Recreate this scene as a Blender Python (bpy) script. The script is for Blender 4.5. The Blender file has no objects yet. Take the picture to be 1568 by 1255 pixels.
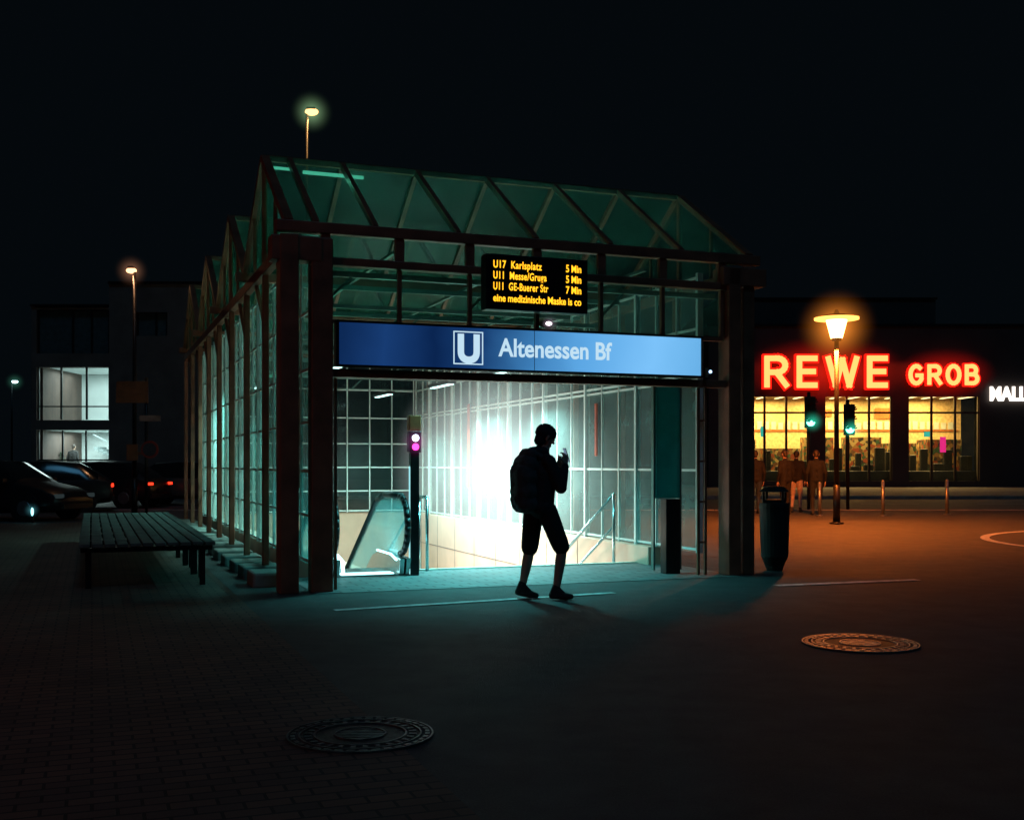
import bpy, bmesh, math, random
import numpy as np
from mathutils import Vector, Matrix
random.seed(7)
sc = bpy.context.scene
sc.view_settings.view_transform = 'Standard'
sc.view_settings.look = 'None'
sc.view_settings.exposure = 0
F = 1700.0; CH = 1.38; HY = 710.0; CX = 784.0
def GX(px, Y): return (px-CX)/F*Y
def GZ(py, Y): return CH+(HY-py)/F*Y
def G(px, py):
    Y = F*CH/(py-HY); return (GX(px, Y), Y)

# ---------------------------------------------------------------- materials
def nt(m):
    m.use_nodes = True; t = m.node_tree; t.nodes.clear(); return t, t.nodes, t.links
def pbr(name, col, rough=.6, metal=0., var=.25, scale=6., bump=.15, bscale=60., emit=0):
    m = bpy.data.materials.new(name); t, N, L = nt(m)
    o = N.new('ShaderNodeOutputMaterial'); b = N.new('ShaderNodeBsdfPrincipled')
    L.new(b.outputs[0], o.inputs[0])
    tc = N.new('ShaderNodeTexCoord')
    n = N.new('ShaderNodeTexNoise'); n.inputs['Scale'].default_value = scale; n.inputs['Detail'].default_value = 6
    L.new(tc.outputs['Object'], n.inputs['Vector'])
    r = N.new('ShaderNodeValToRGB'); r.color_ramp.elements[0].position = .3; r.color_ramp.elements[1].position = .7
    r.color_ramp.elements[0].color = tuple(c*(1-var) for c in col)+(1,)
    r.color_ramp.elements[1].color = tuple(min(1, c*(1+var)) for c in col)+(1,)
    L.new(n.outputs[0], r.inputs[0]); L.new(r.outputs[0], b.inputs['Base Color'])
    b.inputs['Roughness'].default_value = rough; b.inputs['Metallic'].default_value = metal
    if bump > 0:
        n2 = N.new('ShaderNodeTexNoise'); n2.inputs['Scale'].default_value = bscale; n2.inputs['Detail'].default_value = 4
        L.new(tc.outputs['Object'], n2.inputs['Vector'])
        bp = N.new('ShaderNodeBump'); bp.inputs['Strength'].default_value = bump; bp.inputs['Distance'].default_value = .01
        L.new(n2.outputs[0], bp.inputs['Height']); L.new(bp.outputs[0], b.inputs['Normal'])
    return m
def emis(name, col, st):
    m = bpy.data.materials.new(name); t, N, L = nt(m)
    o = N.new('ShaderNodeOutputMaterial'); e = N.new('ShaderNodeEmission')
    e.inputs[0].default_value = tuple(col)+(1,); e.inputs[1].default_value = st
    L.new(e.outputs[0], o.inputs[0]); return m
def glass(name, tint, milky, mcol, gloss=.06, rough=.1):
    """thin pane: mostly see-through, a little dusty/frosted, a little mirror"""
    m = bpy.data.materials.new(name); t, N, L = nt(m)
    o = N.new('ShaderNodeOutputMaterial')
    tr = N.new('ShaderNodeBsdfTransparent'); tr.inputs[0].default_value = tuple(tint)+(1,)
    df = N.new('ShaderNodeBsdfDiffuse'); df.inputs[0].default_value = tuple(mcol)+(1,)
    tl = N.new('ShaderNodeBsdfTranslucent'); tl.inputs[0].default_value = tuple(mcol)+(1,)
    ms = N.new('ShaderNodeMixShader'); ms.inputs[0].default_value = .5
    L.new(df.outputs[0], ms.inputs[1]); L.new(tl.outputs[0], ms.inputs[2])
    tc = N.new('ShaderNodeTexCoord'); n = N.new('ShaderNodeTexNoise'); n.inputs['Scale'].default_value = 1.6; n.inputs['Detail'].default_value = 7
    L.new(tc.outputs['Object'], n.inputs['Vector'])
    mr = N.new('ShaderNodeMapRange'); mr.inputs['From Min'].default_value = .3; mr.inputs['From Max'].default_value = .7
    mr.inputs['To Min'].default_value = milky*.6; mr.inputs['To Max'].default_value = milky*1.4
    L.new(n.outputs[0], mr.inputs[0])
    m1 = N.new('ShaderNodeMixShader'); L.new(mr.outputs[0], m1.inputs[0]); L.new(tr.outputs[0], m1.inputs[1]); L.new(ms.outputs[0], m1.inputs[2])
    g = N.new('ShaderNodeBsdfGlossy'); g.inputs['Roughness'].default_value = rough
    m2 = N.new('ShaderNodeMixShader'); m2.inputs[0].default_value = gloss
    L.new(m1.outputs[0], m2.inputs[1]); L.new(g.outputs[0], m2.inputs[2]); L.new(m2.outputs[0], o.inputs[0])
    return m

# ---------------------------------------------------------------- helpers
def root(name, loc=(0, 0, 0), rz=0., parent=None):
    e = bpy.data.objects.new(name, None); e.location = loc; e.rotation_euler = (0, 0, rz)
    e.empty_display_size = .3; sc.collection.objects.link(e); e.parent = parent; return e
def link(name, me, parent=None, mats=()):
    ob = bpy.data.objects.new(name, me); sc.collection.objects.link(ob); ob.parent = parent
    for m in mats: me.materials.append(m)
    return ob
class B:
    def __init__(s, name, mat, parent=None):
        s.n = name; s.m = mat; s.p = parent; s.bm = bmesh.new()
    def box(s, x0, y0, z0, x1, y1, z1):
        M = Matrix.Translation(((x0+x1)/2, (y0+y1)/2, (z0+z1)/2)) @ Matrix.Diagonal((abs(x1-x0), abs(y1-y0), abs(z1-z0), 1))
        bmesh.ops.create_cube(s.bm, size=1, matrix=M); return s
    def _rot(s, a, b):
        a = Vector(a); b = Vector(b); d = b-a
        return a, b, d, d.to_track_quat('Z', 'Y').to_matrix().to_4x4()
    def beam(s, a, b, w, h):
        a, b, d, R = s._rot(a, b)
        bmesh.ops.create_cube(s.bm, size=1, matrix=Matrix.Translation((a+b)/2) @ R @ Matrix.Diagonal((w, h, d.length, 1))); return s
    def cyl(s, a, b, r1, r2=None, n=16):
        if r2 is None: r2 = r1
        a, b, d, R = s._rot(a, b)
        bmesh.ops.create_cone(s.bm, cap_ends=True, segments=n, radius1=r1, radius2=r2, depth=d.length, matrix=Matrix.Translation((a+b)/2) @ R); return s
    def sph(s, c, r, sc3=(1, 1, 1), n=16):
        bmesh.ops.create_uvsphere(s.bm, u_segments=n, v_segments=n//2+2, radius=r, matrix=Matrix.Translation(c) @ Matrix.Diagonal((*sc3, 1))); return s
    def tube(s, pts, r, n=10):
        for i in range(len(pts)-1):
            s.cyl(pts[i], pts[i+1], r, r, n)
            if i: s.sph(pts[i], r, n=n)
        return s
    def poly(s, pts):
        vs = [s.bm.verts.new(p) for p in pts]; s.bm.faces.new(vs); return s
    def prism(s, pts2, ax, c0, c1):
        def mk(p, c):
            if ax == 'x': return (c, p[0], p[1])
            if ax == 'y': return (p[0], c, p[1])
            return (p[0], p[1], c)
        a = [s.bm.verts.new(mk(p, c0)) for p in pts2]; b = [s.bm.verts.new(mk(p, c1)) for p in pts2]
        n = len(a); s.bm.faces.new(a); s.bm.faces.new(b[::-1])
        for i in range(n): s.bm.faces.new((a[i], a[(i+1) % n], b[(i+1) % n], b[i]))
        return s
    def done(s, bevel=0, smooth=False):
        bmesh.ops.recalc_face_normals(s.bm, faces=s.bm.faces)
        me = bpy.data.meshes.new(s.n); s.bm.to_mesh(me); s.bm.free()
        ob = link(s.n, me, s.p, [s.m])
        if smooth:
            for p in me.polygons: p.use_smooth = True
        if bevel:
            md = ob.modifiers.new('Bevel', 'BEVEL'); md.width = bevel; md.segments = 2; md.limit_method = 'ANGLE'
        return ob
def text(name, body, loc, rot, size, mat, parent, ext=.01, off=0., align='LEFT', width=None, sx=None, space=1.0):
    c = bpy.data.curves.new(name, 'FONT'); c.body = body; c.size = size; c.extrude = ext; c.offset = off
    c.align_x = align; c.space_character = space; c.materials.append(mat)
    o = bpy.data.objects.new(name, c); sc.collection.objects.link(o); o.parent = parent
    o.location = loc; o.rotation_euler = rot
    if width:
        bpy.context.view_layer.update(); w = o.dimensions.x
        o.scale = (width/w, 1 if sx is None else sx, 1)
    return o
def light(kind, name, loc, power, col, parent=None, size=.2, sy=None, rot=(0, 0, 0), spread=None, radius=None):
    l = bpy.data.lights.new(name, kind); l.energy = power; l.color = col
    if kind == 'AREA':
        l.size = size
        if sy: l.shape = 'RECTANGLE'; l.size_y = sy
        if spread: l.spread = spread
    elif kind in ('POINT', 'SPOT'):
        l.shadow_soft_size = radius or size
        if kind == 'SPOT' and spread: l.spot_size = spread; l.spot_blend = .45
    o = bpy.data.objects.new(name, l); sc.collection.objects.link(o); o.location = loc; o.rotation_euler = rot; o.parent = parent
    return o
def halo(name, loc, radii, col, st, parent=None, power=3.):
    """added glow around a lamp imitating lens bloom: a small emissive volume, no mist"""
    m = bpy.data.materials.new(name+'_mist'); t, N, L = nt(m)  # glow material imitating lens bloom, no mist
    o = N.new('ShaderNodeOutputMaterial'); e = N.new('ShaderNodeEmission'); e.inputs[0].default_value = tuple(col)+(1,)
    tc = N.new('ShaderNodeTexCoord'); ln = N.new('ShaderNodeVectorMath'); ln.operation = 'LENGTH'
    L.new(tc.outputs['Object'], ln.inputs[0])
    a = N.new('ShaderNodeMath'); a.operation = 'SUBTRACT'; a.inputs[0].default_value = 1; a.use_clamp = True; L.new(ln.outputs['Value'], a.inputs[1])
    p = N.new('ShaderNodeMath'); p.operation = 'POWER'; p.inputs[1].default_value = power; L.new(a.outputs[0], p.inputs[0])
    q = N.new('ShaderNodeMath'); q.operation = 'MULTIPLY'; q.inputs[1].default_value = st; L.new(p.outputs[0], q.inputs[0])
    L.new(q.outputs[0], e.inputs[1]); L.new(e.outputs[0], o.inputs['Volume'])
    me = bpy.data.meshes.new(name); bm = bmesh.new(); bmesh.ops.create_icosphere(bm, subdivisions=3, radius=1); bm.to_mesh(me); bm.free()
    ob = link(name, me, parent, [m]); ob.location = loc; ob.scale = radii if hasattr(radii, '__len__') else (radii,)*3
    return ob

# ---------------------------------------------------------------- world
w = bpy.data.worlds.new('World'); sc.world = w; w.use_nodes = True
N = w.node_tree.nodes; L = w.node_tree.links; N.clear()
wo = N.new('ShaderNodeOutputWorld'); bg = N.new('ShaderNodeBackground'); sk = N.new('ShaderNodeTexSky')
sk.sky_type = 'NISHITA'; sk.sun_disc = False; sk.sun_elevation = math.radians(-6); sk.sun_rotation = math.radians(200)
mx = N.new('ShaderNodeMix'); mx.data_type = 'RGBA'; mx.inputs[0].default_value = .97
L.new(sk.outputs[0], mx.inputs[6]); mx.inputs[7].default_value = (.022, .042, .060, 1)
L.new(mx.outputs[2], bg.inputs[0]); bg.inputs[1].default_value = .06; L.new(bg.outputs[0], wo.inputs[0])
night_fill = light('SUN', 'night_fill_light', (0, 0, 30), .13, (.16, .58, 1), rot=(math.radians(35), 0, math.radians(25)))  # unseen teal fill, added to lift the dark ground
night_fill.data.angle = math.radians(12)

# ---------------------------------------------------------------- common mats
steel_br = pbr('painted_brown_steel', (.26, .085, .045), .5, 0, .35, 4, .1, 40)
steel_gr = pbr('frame_grey_green', (.16, .22, .20), .4, .3, .2, 4, .05)
bar_w = pbr('white_frame', (.62, .70, .68), .4, 0, .12, 5, .05)
dark = pbr('dark_metal', (.02, .02, .022), .4, .5, .3, 8, .05)
galv = pbr('galvanised_steel', (.25, .26, .27), .42, .8, .2, 10, .1)
chrome = pbr('brushed_steel', (.55, .6, .6), .25, 1., .1, 20, .05)
concrete = pbr('concrete', (.30, .27, .24), .8, 0, .2, 2.5, .3, 30)
rubber = pbr('black_rubber', (.012, .012, .013), .5, 0, .2, 10, .05)
roofglass = glass('green_roof_glass', (.48, .68, .58), .20, (.06, .34, .25), .03, .2)
transomglass = glass('transom_glass', (.45, .68, .63), .10, (.10, .45, .38), .05, .05)
frost = glass('dusty_wall_glass', (.80, .93, .92), .25, (.50, .86, .83), .04, .1)
clear = glass('window_glass', (.92, .95, .95), .02, (.6, .7, .7), .05, .03)

# ---------------------------------------------------------------- station frame
ANG = math.atan2(.354, .935)
P0 = Vector((-2.08, 12.03, 0))
def S(u, d, z=0.):
    c, s_ = math.cos(ANG), math.sin(ANG)
    return (P0.x+u*c-d*s_, P0.y+u*s_+d*c, z)

def ground_mat():
    m = bpy.data.materials.new('asphalt'); t, N, L = nt(m)
    o = N.new('ShaderNodeOutputMaterial'); b = N.new('ShaderNodeBsdfPrincipled'); L.new(b.outputs[0], o.inputs[0])
    tc = N.new('ShaderNodeTexCoord')
    def noise(sc_, det=5, rough=.6):
        n = N.new('ShaderNodeTexNoise'); n.inputs['Scale'].default_value = sc_; n.inputs['Detail'].default_value = det; n.inputs['Roughness'].default_value = rough
        L.new(tc.outputs['Object'], n.inputs['Vector']); return n
    big = noise(.35); mid = noise(3.); fine = noise(90., 3, .7)
    ad = N.new('ShaderNodeMath'); ad.operation = 'ADD'; L.new(big.outputs[0], ad.inputs[0]); L.new(mid.outputs[0], ad.inputs[1])
    ad2 = N.new('ShaderNodeMath'); ad2.operation = 'ADD'; L.new(ad.outputs[0], ad2.inputs[0]); L.new(fine.outputs[0], ad2.inputs[1])
    r = N.new('ShaderNodeMapRange'); r.inputs['From Min'].default_value = 1.05; r.inputs['From Max'].default_value = 1.95
    r.inputs['To Min'].default_value = 0; r.inputs['To Max'].default_value = 1
    L.new(ad2.outputs[0], r.inputs[0])
    cr = N.new('ShaderNodeValToRGB'); cr.color_ramp.elements[0].color = (.020, .021, .023, 1); cr.color_ramp.elements[1].color = (.110, .108, .105, 1)
    L.new(r.outputs[0], cr.inputs[0]); L.new(cr.outputs[0], b.inputs['Base Color'])
    rr = N.new('ShaderNodeMapRange'); rr.inputs['To Min'].default_value = .6; rr.inputs['To Max'].default_value = .9
    L.new(big.outputs[0], rr.inputs[0]); L.new(rr.outputs[0], b.inputs['Roughness'])
    bp = N.new('ShaderNodeBump'); bp.inputs['Strength'].default_value = 1.; bp.inputs['Distance'].default_value = .014
    L.new(fine.outputs[0], bp.inputs['Height']); L.new(bp.outputs[0], b.inputs['Normal'])
    return m
asph = ground_mat()
us = [-500, .25, 4.8, 500]; ds = [-500, 1.9, 13.6, 500]
bm = bmesh.new(); gv = [[bm.verts.new(S(u, d)) for d in ds] for u in us]
for i in range(3):
    for j in range(3):
        if not (i == 1 and j == 1): bm.faces.new((gv[i][j], gv[i+1][j], gv[i+1][j+1], gv[i][j+1]))
bmesh.ops.recalc_face_normals(bm, faces=bm.faces)
me = bpy.data.meshes.new('ground'); bm.to_mesh(me); bm.free(); link('ground', me, None, [asph])

def brickmat(name, c1, c2, mort, scale, rot=0., rough=.75):
    m = bpy.data.materials.new(name); t, N, L = nt(m)
    o = N.new('ShaderNodeOutputMaterial'); b = N.new('ShaderNodeBsdfPrincipled'); L.new(b.outputs[0], o.inputs[0])
    tc = N.new('ShaderNodeTexCoord'); mp = N.new('ShaderNodeMapping'); mp.inputs['Rotation'].default_value = (0, 0, rot)
    L.new(tc.outputs['Object'], mp.inputs[0])
    br = N.new('ShaderNodeTexBrick'); L.new(mp.outputs[0], br.inputs['Vector'])
    br.inputs['Color1'].default_value = (*c1, 1); br.inputs['Color2'].default_value = (*c2, 1); br.inputs['Mortar'].default_value = (*mort, 1)
    br.inputs['Scale'].default_value = scale; br.inputs['Mortar Size'].default_value = .02
    n = N.new('ShaderNodeTexNoise'); n.inputs['Scale'].default_value = 1.3; n.inputs['Detail'].default_value = 6; L.new(tc.outputs['Object'], n.inputs['Vector'])
    mr = N.new('ShaderNodeMapRange'); mr.inputs['To Min'].default_value = .4; mr.inputs['To Max'].default_value = 1.5; L.new(n.outputs[0], mr.inputs[0])
    vm = N.new('ShaderNodeVectorMath'); vm.operation = 'SCALE'; L.new(br.outputs['Color'], vm.inputs[0]); L.new(mr.outputs[0], vm.inputs['Scale'])
    L.new(vm.outputs[0], b.inputs['Base Color']); b.inputs['Roughness'].default_value = rough
    bp = N.new('ShaderNodeBump'); bp.inputs['Strength'].default_value = .5; bp.inputs['Distance'].default_value = .01; bp.invert = True
    L.new(br.outputs['Fac'], bp.inputs['Height']); L.new(bp.outputs[0], b.inputs['Normal'])
    return m
paver = brickmat('brick_pavers', (.15, .085, .06), (.09, .06, .05), (.02, .019, .018), 2.6, -ANG)
slab = brickmat('pavement_slabs', (.16, .14, .12), (.12, .11, .10), (.05, .045, .04), 1.2)
bb = B('brick_pavement', paver)
bb.poly([S(-30, -14, .004), S(-.9, -14, .004), S(-.9, 16, .004), S(-30, 16, .004)]); bb.done()
bb = B('entrance_floor', brickmat('floor_slabs', (.15, .165, .165), (.11, .13, .13), (.05, .05, .05), 1.6, -ANG, .6))
bb.poly([S(-.1, -.25, .006), S(5.15, -.25, .006), S(5.15, 1.9, .006), S(-.1, 1.9, .006)]); bb.done()

roadm = pbr('road_asphalt', (.065, .062, .06), .65, 0, .3, 1.2, .5, 80)
B('road', roadm).poly([(-120, 33, .004), (140, 33, .004), (140, 43.5, .004), (-120, 43.5, .004)]).done()
bb = B('pavement', slab); bb.box(-120, 43.62, -.1, 140, 90, .125); bb.done()
kerbm = pbr('kerb_granite', (.26, .25, .23), .7, 0, .25, 3, .3)
bb = B('kerb', kerbm)
x = -60
while x < 70:
    bb.box(x, 43.46, -.1, x+.985, 43.615, .132); x += 1.0
x = -60
while x < 70:
    bb.box(x, 32.85, -.1, x+.985, 33.0, .03); x += 1.0
bb.done(.01)
paint = pbr('road_paint', (.62, .62, .60), .7, 0, .45, 9, .3)
rm = root('road_marking')
def strip(a, b, wd, nm, par=rm):
    a = Vector((*a, .009)); b = Vector((*b, .009)); d = (b-a).normalized(); s_ = Vector((-d.y, d.x, 0))*wd/2
    B(nm, paint, par).poly([a-s_, b-s_, b+s_, a+s_]).done()
strip(G(512, 935), G(940, 908), .11, 'white_line')
strip(G(1188, 897), G(1405, 888), .14, 'edge_line')
for k in range(-8, 16):
    strip((k*4., 38.2), (k*4.+2., 38.2), .12, 'lane_dash')
def ringmesh(bbb, c, r0, r1, z, n=96, a0=0, a1=2*math.pi):
    for i in range(n):
        t0 = a0+(a1-a0)*i/n; t1 = a0+(a1-a0)*(i+1)/n
        bbb.poly([(c[0]+r*math.cos(t), c[1]+r*math.sin(t), z) for r, t in ((r0, t0), (r1, t0), (r1, t1), (r0, t1))])
bb = B('circle_line', paint, rm); ringmesh(bb, (12.5, 19.2), 3.9, 4.06, .009); bb.done()

# ---------------------------------------------------------------- station building
st = root('station_entrance', P0, ANG)
D = 14.0; PER = 3.5; WR = 5.06; UL, UR = -.34, 5.40
ZE, ZR = 3.93, 5.12
bf = B('steel_columns', steel_br, st)
for d in [1.75, 3.5, 5.25, 7, 8.75, 10.5, 12.25, 14]:
    bf.box(UL-.03, d-.045, 0, UL+.05, d+.045, ZE-.25)
    bf.box(WR+.25, d-.05, 0, WR+.35, d+.05, ZE-.25)
bf.box(WR+.22, -.08, 0, WR+.38, .10, ZE-.09)
bf.box(-.11, -.12, 0, .12, .12, ZE-.12); bf.box(WR-.02, -.13, 0, WR+.15, .13, ZE-.12)
bf.box(-.45, -.14, 0, -.25, .14, ZE-.1)
bf.done(.012)
bf = B('eave_beams', steel_br, st)
for k in range(5):
    d = k*PER; bf.box(UL-.14, d-.06, ZE-.06, UR+.14, d+.06, ZE+.06)
for u in (UL+.02, WR+.30): bf.box(u-.05, .1, ZE-.24, u+.05, D, ZE-.105)
for k in range(4):
    for j in (0, 1):
        d = k*PER+j*1.75
        bf.beam((UL+.02, d+.05, ZE-.9), (UL+.02, d+.85, ZE-.26), .05, .05)
bf.box(-.12, -.07, 3.53, WR, .07, 3.62)
bf.box(-.12, -.09, 2.32, WR-.03, .05, 2.41)
bf.box(UL-.2, -.13, ZE-.38, UL+.34, .13, ZE-.12)
bf.box(WR-.1, -.13, ZE-.34, UR+.18, .13, ZE-.12)
bf.done(.01)
rf = B('roof_rafters', steel_br, st); rg = B('roof_glass', roofglass, st); rd = B('ridge_beams', steel_br, st)
ge = B('gable_glass', roofglass, st)
for k in range(4):
    d0 = k*PER; dm = d0+PER/2; d1 = d0+PER
    rd.box(UL, dm-.03, ZR-.05, UR, dm+.03, ZR+.02)
    n = 6
    for i in range(n+1):
        u = UL+(UR-UL)*i/n; wd = .10 if i in (0, n) else .055
        rf.beam((u, d0, ZE+.05), (u, dm, ZR-.01), wd, .075); rf.beam((u, dm, ZR-.01), (u, d1, ZE+.05), wd, .075)
        if k == 0 and i == 0:
            rf.beam((u+.30, d0, ZE+.05), (u+.30, dm, ZR-.01), .06, .075)
        if i in (0, n):
            rf.beam((u, dm, ZE-.1), (u, dm, ZR), .06, .06)
            rf.beam((u, d0+.9, ZE-.1), (u, d0+.9, ZE+.6), .04, .04); rf.beam((u, d1-.9, ZE-.1), (u, d1-.9, ZE+.6), .04, .04)
    rg.poly([(UL, d0, ZE+.06), (UR, d0, ZE+.06), (UR, dm, ZR+.035), (UL, dm, ZR+.035)])
    rg.poly([(UL, dm, ZR+.035), (UR, dm, ZR+.035), (UR, d1, ZE+.06), (UL, d1, ZE+.06)])
    for u in (UL+.01, UR-.01):
        ge.poly([(u, d0, ZE), (u, d1, ZE), (u, dm, ZR)])
rf.done(); rg.done(); rd.done(); ge.done()
tb = B('roof_trusses', steel_gr, st)
for k in range(0, 5):
    d = k*PER+(.25 if k == 0 else 0)
    tb.box(0, d-.03, 3.46, WR, d+.03, 3.52)
    if k: tb.box(0, d-.03, 3.12, WR, d+.03, 3.17)
    for i in range(3):
        u = i*WR/3+.1; tb.beam((u, d, 3.17), (u+.3, d, 3.46), .03, .03)
for k in range(8):
    d = .9+k*1.75; tb.box(.05, d-.025, 3.70, WR, d+.025, 3.76)
for u in (.9, 2.5, 4.1): tb.box(u-.02, .3, 3.765, u+.02, 13.8, 3.80)
tb.done()
tg = B('transom_frames', steel_br, st)
for i in range(7):
    u = .06+i*(WR-.12)/6; tg.box(u-.022, -.03, 2.95, u+.022, .03, 3.525); tg.box(u-.05, -.035, 3.625, u+.05, .035, 3.865)
tg.box(.13, -.032, 2.90, WR-.05, .032, 2.95); tg.done()
B('transom_glass', transomglass, st).poly([(.1, 0, 2.9), (WR, 0, 2.9), (WR, 0, 3.53), (.1, 0, 3.53)]).poly([(.1, 0, 3.62), (WR, 0, 3.62), (WR, 0, 3.865), (.1, 0, 3.865)]).done()

def gridwall(nm, ax, c, a0, a1, z0, z1, step, zs, parent, gl, thick_every=0, bmat=bar_w):
    g = B(nm+'_bars', bmat, parent); n = max(1, round((a1-a0)/step)); st_ = (a1-a0)/n
    for i in range(n+1):
        a = a0+i*st_; w_ = .022
        if thick_every and i % thick_every == 0: w_ = .05
        if ax == 'd': g.box(c-w_*.8, a-w_/2, z0, c+w_*.8, a+w_/2, z1)
        else: g.box(a-w_/2, c-w_*.8, z0, a+w_/2, c+w_*.8, z1)
    for z in zs:
        h = .03
        for i in range(n):
            b0 = a0+i*st_+.026; b1 = a0+(i+1)*st_-.026
            if ax == 'd': g.box(c-.013, b0, z-h/2, c+.013, b1, z+h/2)
            else: g.box(b0, c-.013, z-h/2, b1, c+.013, z+h/2)
    g.done()
    q = B(nm+'_glass', gl, parent)
    if ax == 'd': q.poly([(c, a0, z0), (c, a1, z0), (c, a1, z1), (c, a0, z1)])
    else: q.poly([(a0, c, z0), (a1, c, z0), (a1, c, z1), (a0, c, z1)])
    q.done()
gridwall('right_wall', 'd', 4.9, .35, 13.5, .25, 3.8, .584, [.29, 1.3, 2.45, 2.52, 3.1, 3.75], st, frost, 3)
gridwall('left_wall', 'd', -.02, .35, 13.5, .25, 3.8, .70, [.29, .8, 1.3, 1.85, 2.45, 3.1, 3.75], st, glass('side_glass', (.75, .92, .90), .28, (.35, .85, .76), .05, .05), 3)
gridwall('rear_wall', 'u', 13.55, .05, 4.85, .25, 3.8, .53, [.29, .75, 1.30, 1.85, 2.45, 3.1, 3.75], st, glass('rear_glass', (.8, .93, .91), .04, (.4, .85, .8), .03), 0)

wl = B('stairwell_walls', pbr('stairwell_wall_panels', (.56, .37, .28), .6, 0, .15, 1.5, .1), st)
wl.box(4.775, 1.5, -6, 4.99, 13.7, .25); wl.box(.02, 1.5, -6, .27, 13.7, .25)
wl.box(.26, 13.58, -6, 4.78, 13.8, .25)
wl.box(.26, 1.7, -6, 4.78, 1.9, -.004)
wl.box(1.50, 2.0, -6, 1.66, 13.6, -.25)
wl.done(.01)
jt = B('panel_joints', rubber, st)
for i in range(9): jt.box(4.770, 2.6+i*1.25, -4, 4.7755, 2.609+i*1.25, .24)
jt.box(4.770, 1.95, -.42, 4.7752, 13.5, -.41); jt.done()
sp = B('stair_steps', pbr('granite_steps', (.36, .35, .34), .5, 0, .2, 8, .2), st)
for i in range(34):
    d = 1.9+i*.32; sp.box(1.665, d, -.17*(i+1)-.6, 4.77, d+.33, -.17*(i+1))
sp.done(.005)
B('stair_nosing', pbr('nosing_strip', (.75, .70, .60), .5), st).box(1.4, 1.82, .008, 4.77, 1.905, .02).done()
es = root('escalator', parent=st)
def escpath(d0=1.15, r=.36, zt=.98):
    pts = []
    for i in range(13):
        a = -math.pi/2 - math.pi*i/12
        pts.append((d0+r+r*math.cos(a), zt-r+r*math.sin(a)))
    pts.append((2.3, zt)); pts.append((2.7, zt-.08)); pts.append((12.2, zt-.08-9.5*.577))
    return pts
path = escpath()
balg = glass('balustrade', (.75, .9, .9), .22, (.45, .8, .8), .12)
for u in (.42, 1.30):
    B('handrail', rubber, es).tube([(u, p[0], p[1]) for p in path], .04, 10).done(0, True)
    poly = path[:] + [(12.2, -5.9), (2.7, -.55), (2.1, .02), (1.4, .02)]
    B('balustrade_glass', balg, es).prism(poly, 'x', u-.008, u+.008).done()
    sk_ = [(1.3, .0), (1.25, .22), (2.3, .24), (2.7, .16), (12.2, -5.3), (12.2, -5.9), (2.7, -.5), (2.2, -.02)]
    B('skirt', chrome, es).prism(sk_, 'x', u-.07, u-.012).prism(sk_, 'x', u+.012, u+.07).done(.004)
ep = B('treads', chrome, es); ep.box(.50, 1.3, .01, 1.22, 2.2, .028)
for i in range(30): ep.box(.50, 2.2+i*.36, -.2*(i+1)-.25, 1.22, 2.2+i*.36+.37, -.2*(i+1))
ep.done()
esl = emis('escalator_light', (.45, .95, 1.), 4)
B('comb_light', esl, es).box(.53, 1.36, .03, 1.18, 1.56, .036).done()
B('skirt_light', esl, es).tube([(.52, 1.25, .06), (.52, 1.29, .20), (.52, 1.6, .25), (.52, 2.3, .25), (.52, 2.7, .17)], .022, 8).tube([(1.2, 1.32, .2), (1.2, 1.6, .25), (1.2, 2.3, .25)], .014, 8).done()
light('AREA', 'escalator_glow', (.85, 1.5, .30), 10, (.4, .95, 1.), es, .5, .4, rot=(math.radians(60), 0, 0))
sg = root('escalator_signal', (1.42, 1.3, 0), parent=st)
B('post', dark, sg).box(-.055, -.05, 0, .055, .05, 1.52).box(-.075, -.06, 1.52, .075, .07, 1.78).done(.01)
B('stripe', emis('post_led', (.4, .95, 1.), 1.0), sg).box(-.062, -.02, .02, -.056, .02, 1.35).done()
B('cap', pbr('orange_box', (.55, .12, .04), .5), sg).box(-.075, -.055, 1.79, .075, .065, 1.98).done(.01)
B('white_signal', emis('white_signal', (.65, .80, 1.), 8), sg).cyl((0, -.062, 1.70), (0, -.075, 1.70), .042).done()
B('pink_signal', emis('pink_signal', (1, .04, .38), 4), sg).cyl((0, -.062, 1.59), (0, -.075, 1.59), .042).done()
halo('signal_bloom', (0, -.1, 1.65), .24, (1., .15, .7), 2.2, sg)
ra = root('stair_railing', parent=st)
B('rails', chrome, ra).tube([(1.72, 1.75, 0), (1.72, 1.75, .95), (1.72, 2.15, .95), (1.72, 12, -4.3)], .022).tube([(1.72, 2.12, -.3), (1.72, 2.12, .95)], .022).tube([(4.55, 2.1, -.1), (4.55, 2.1, .95), (4.55, 12, -4.4)], .024).tube([(4.55, 2.1, .5), (4.55, 12, -4.85)], .018).tube([(3.1, 4.6, -1.2), (3.1, 4.6, -.3), (3.1, 12, -4.4)], .02).done(0, True)
ip = root('information_board', parent=st)
B('board', glass('teal_glass_board', (.08, .34, .34), .6, (.04, .32, .32), .05, .2), ip).box(4.28, .34, .95, 4.62, .40, 2.40).done(.008)
B('board_frame', steel_gr, ip).box(4.25, .36, .05, 4.275, .42, 2.44).box(4.625, .36, .05, 4.65, .42, 2.44).done()
B('cabinet', dark, ip).box(4.40, .30, 0, 4.60, .46, .94).done(.01)
jm = B('jamb_grid', steel_br, st)
for u in (4.70, 4.80): jm.box(u-.015, .02, .01, u+.015, .05, 2.32)
for z in (.4, .9, 1.4, 1.9): jm.box(4.715, .025, z, 4.785, .045, z+.025)
jm.box(.16, .02, .01, .19, .05, 2.32); jm.done()
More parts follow.
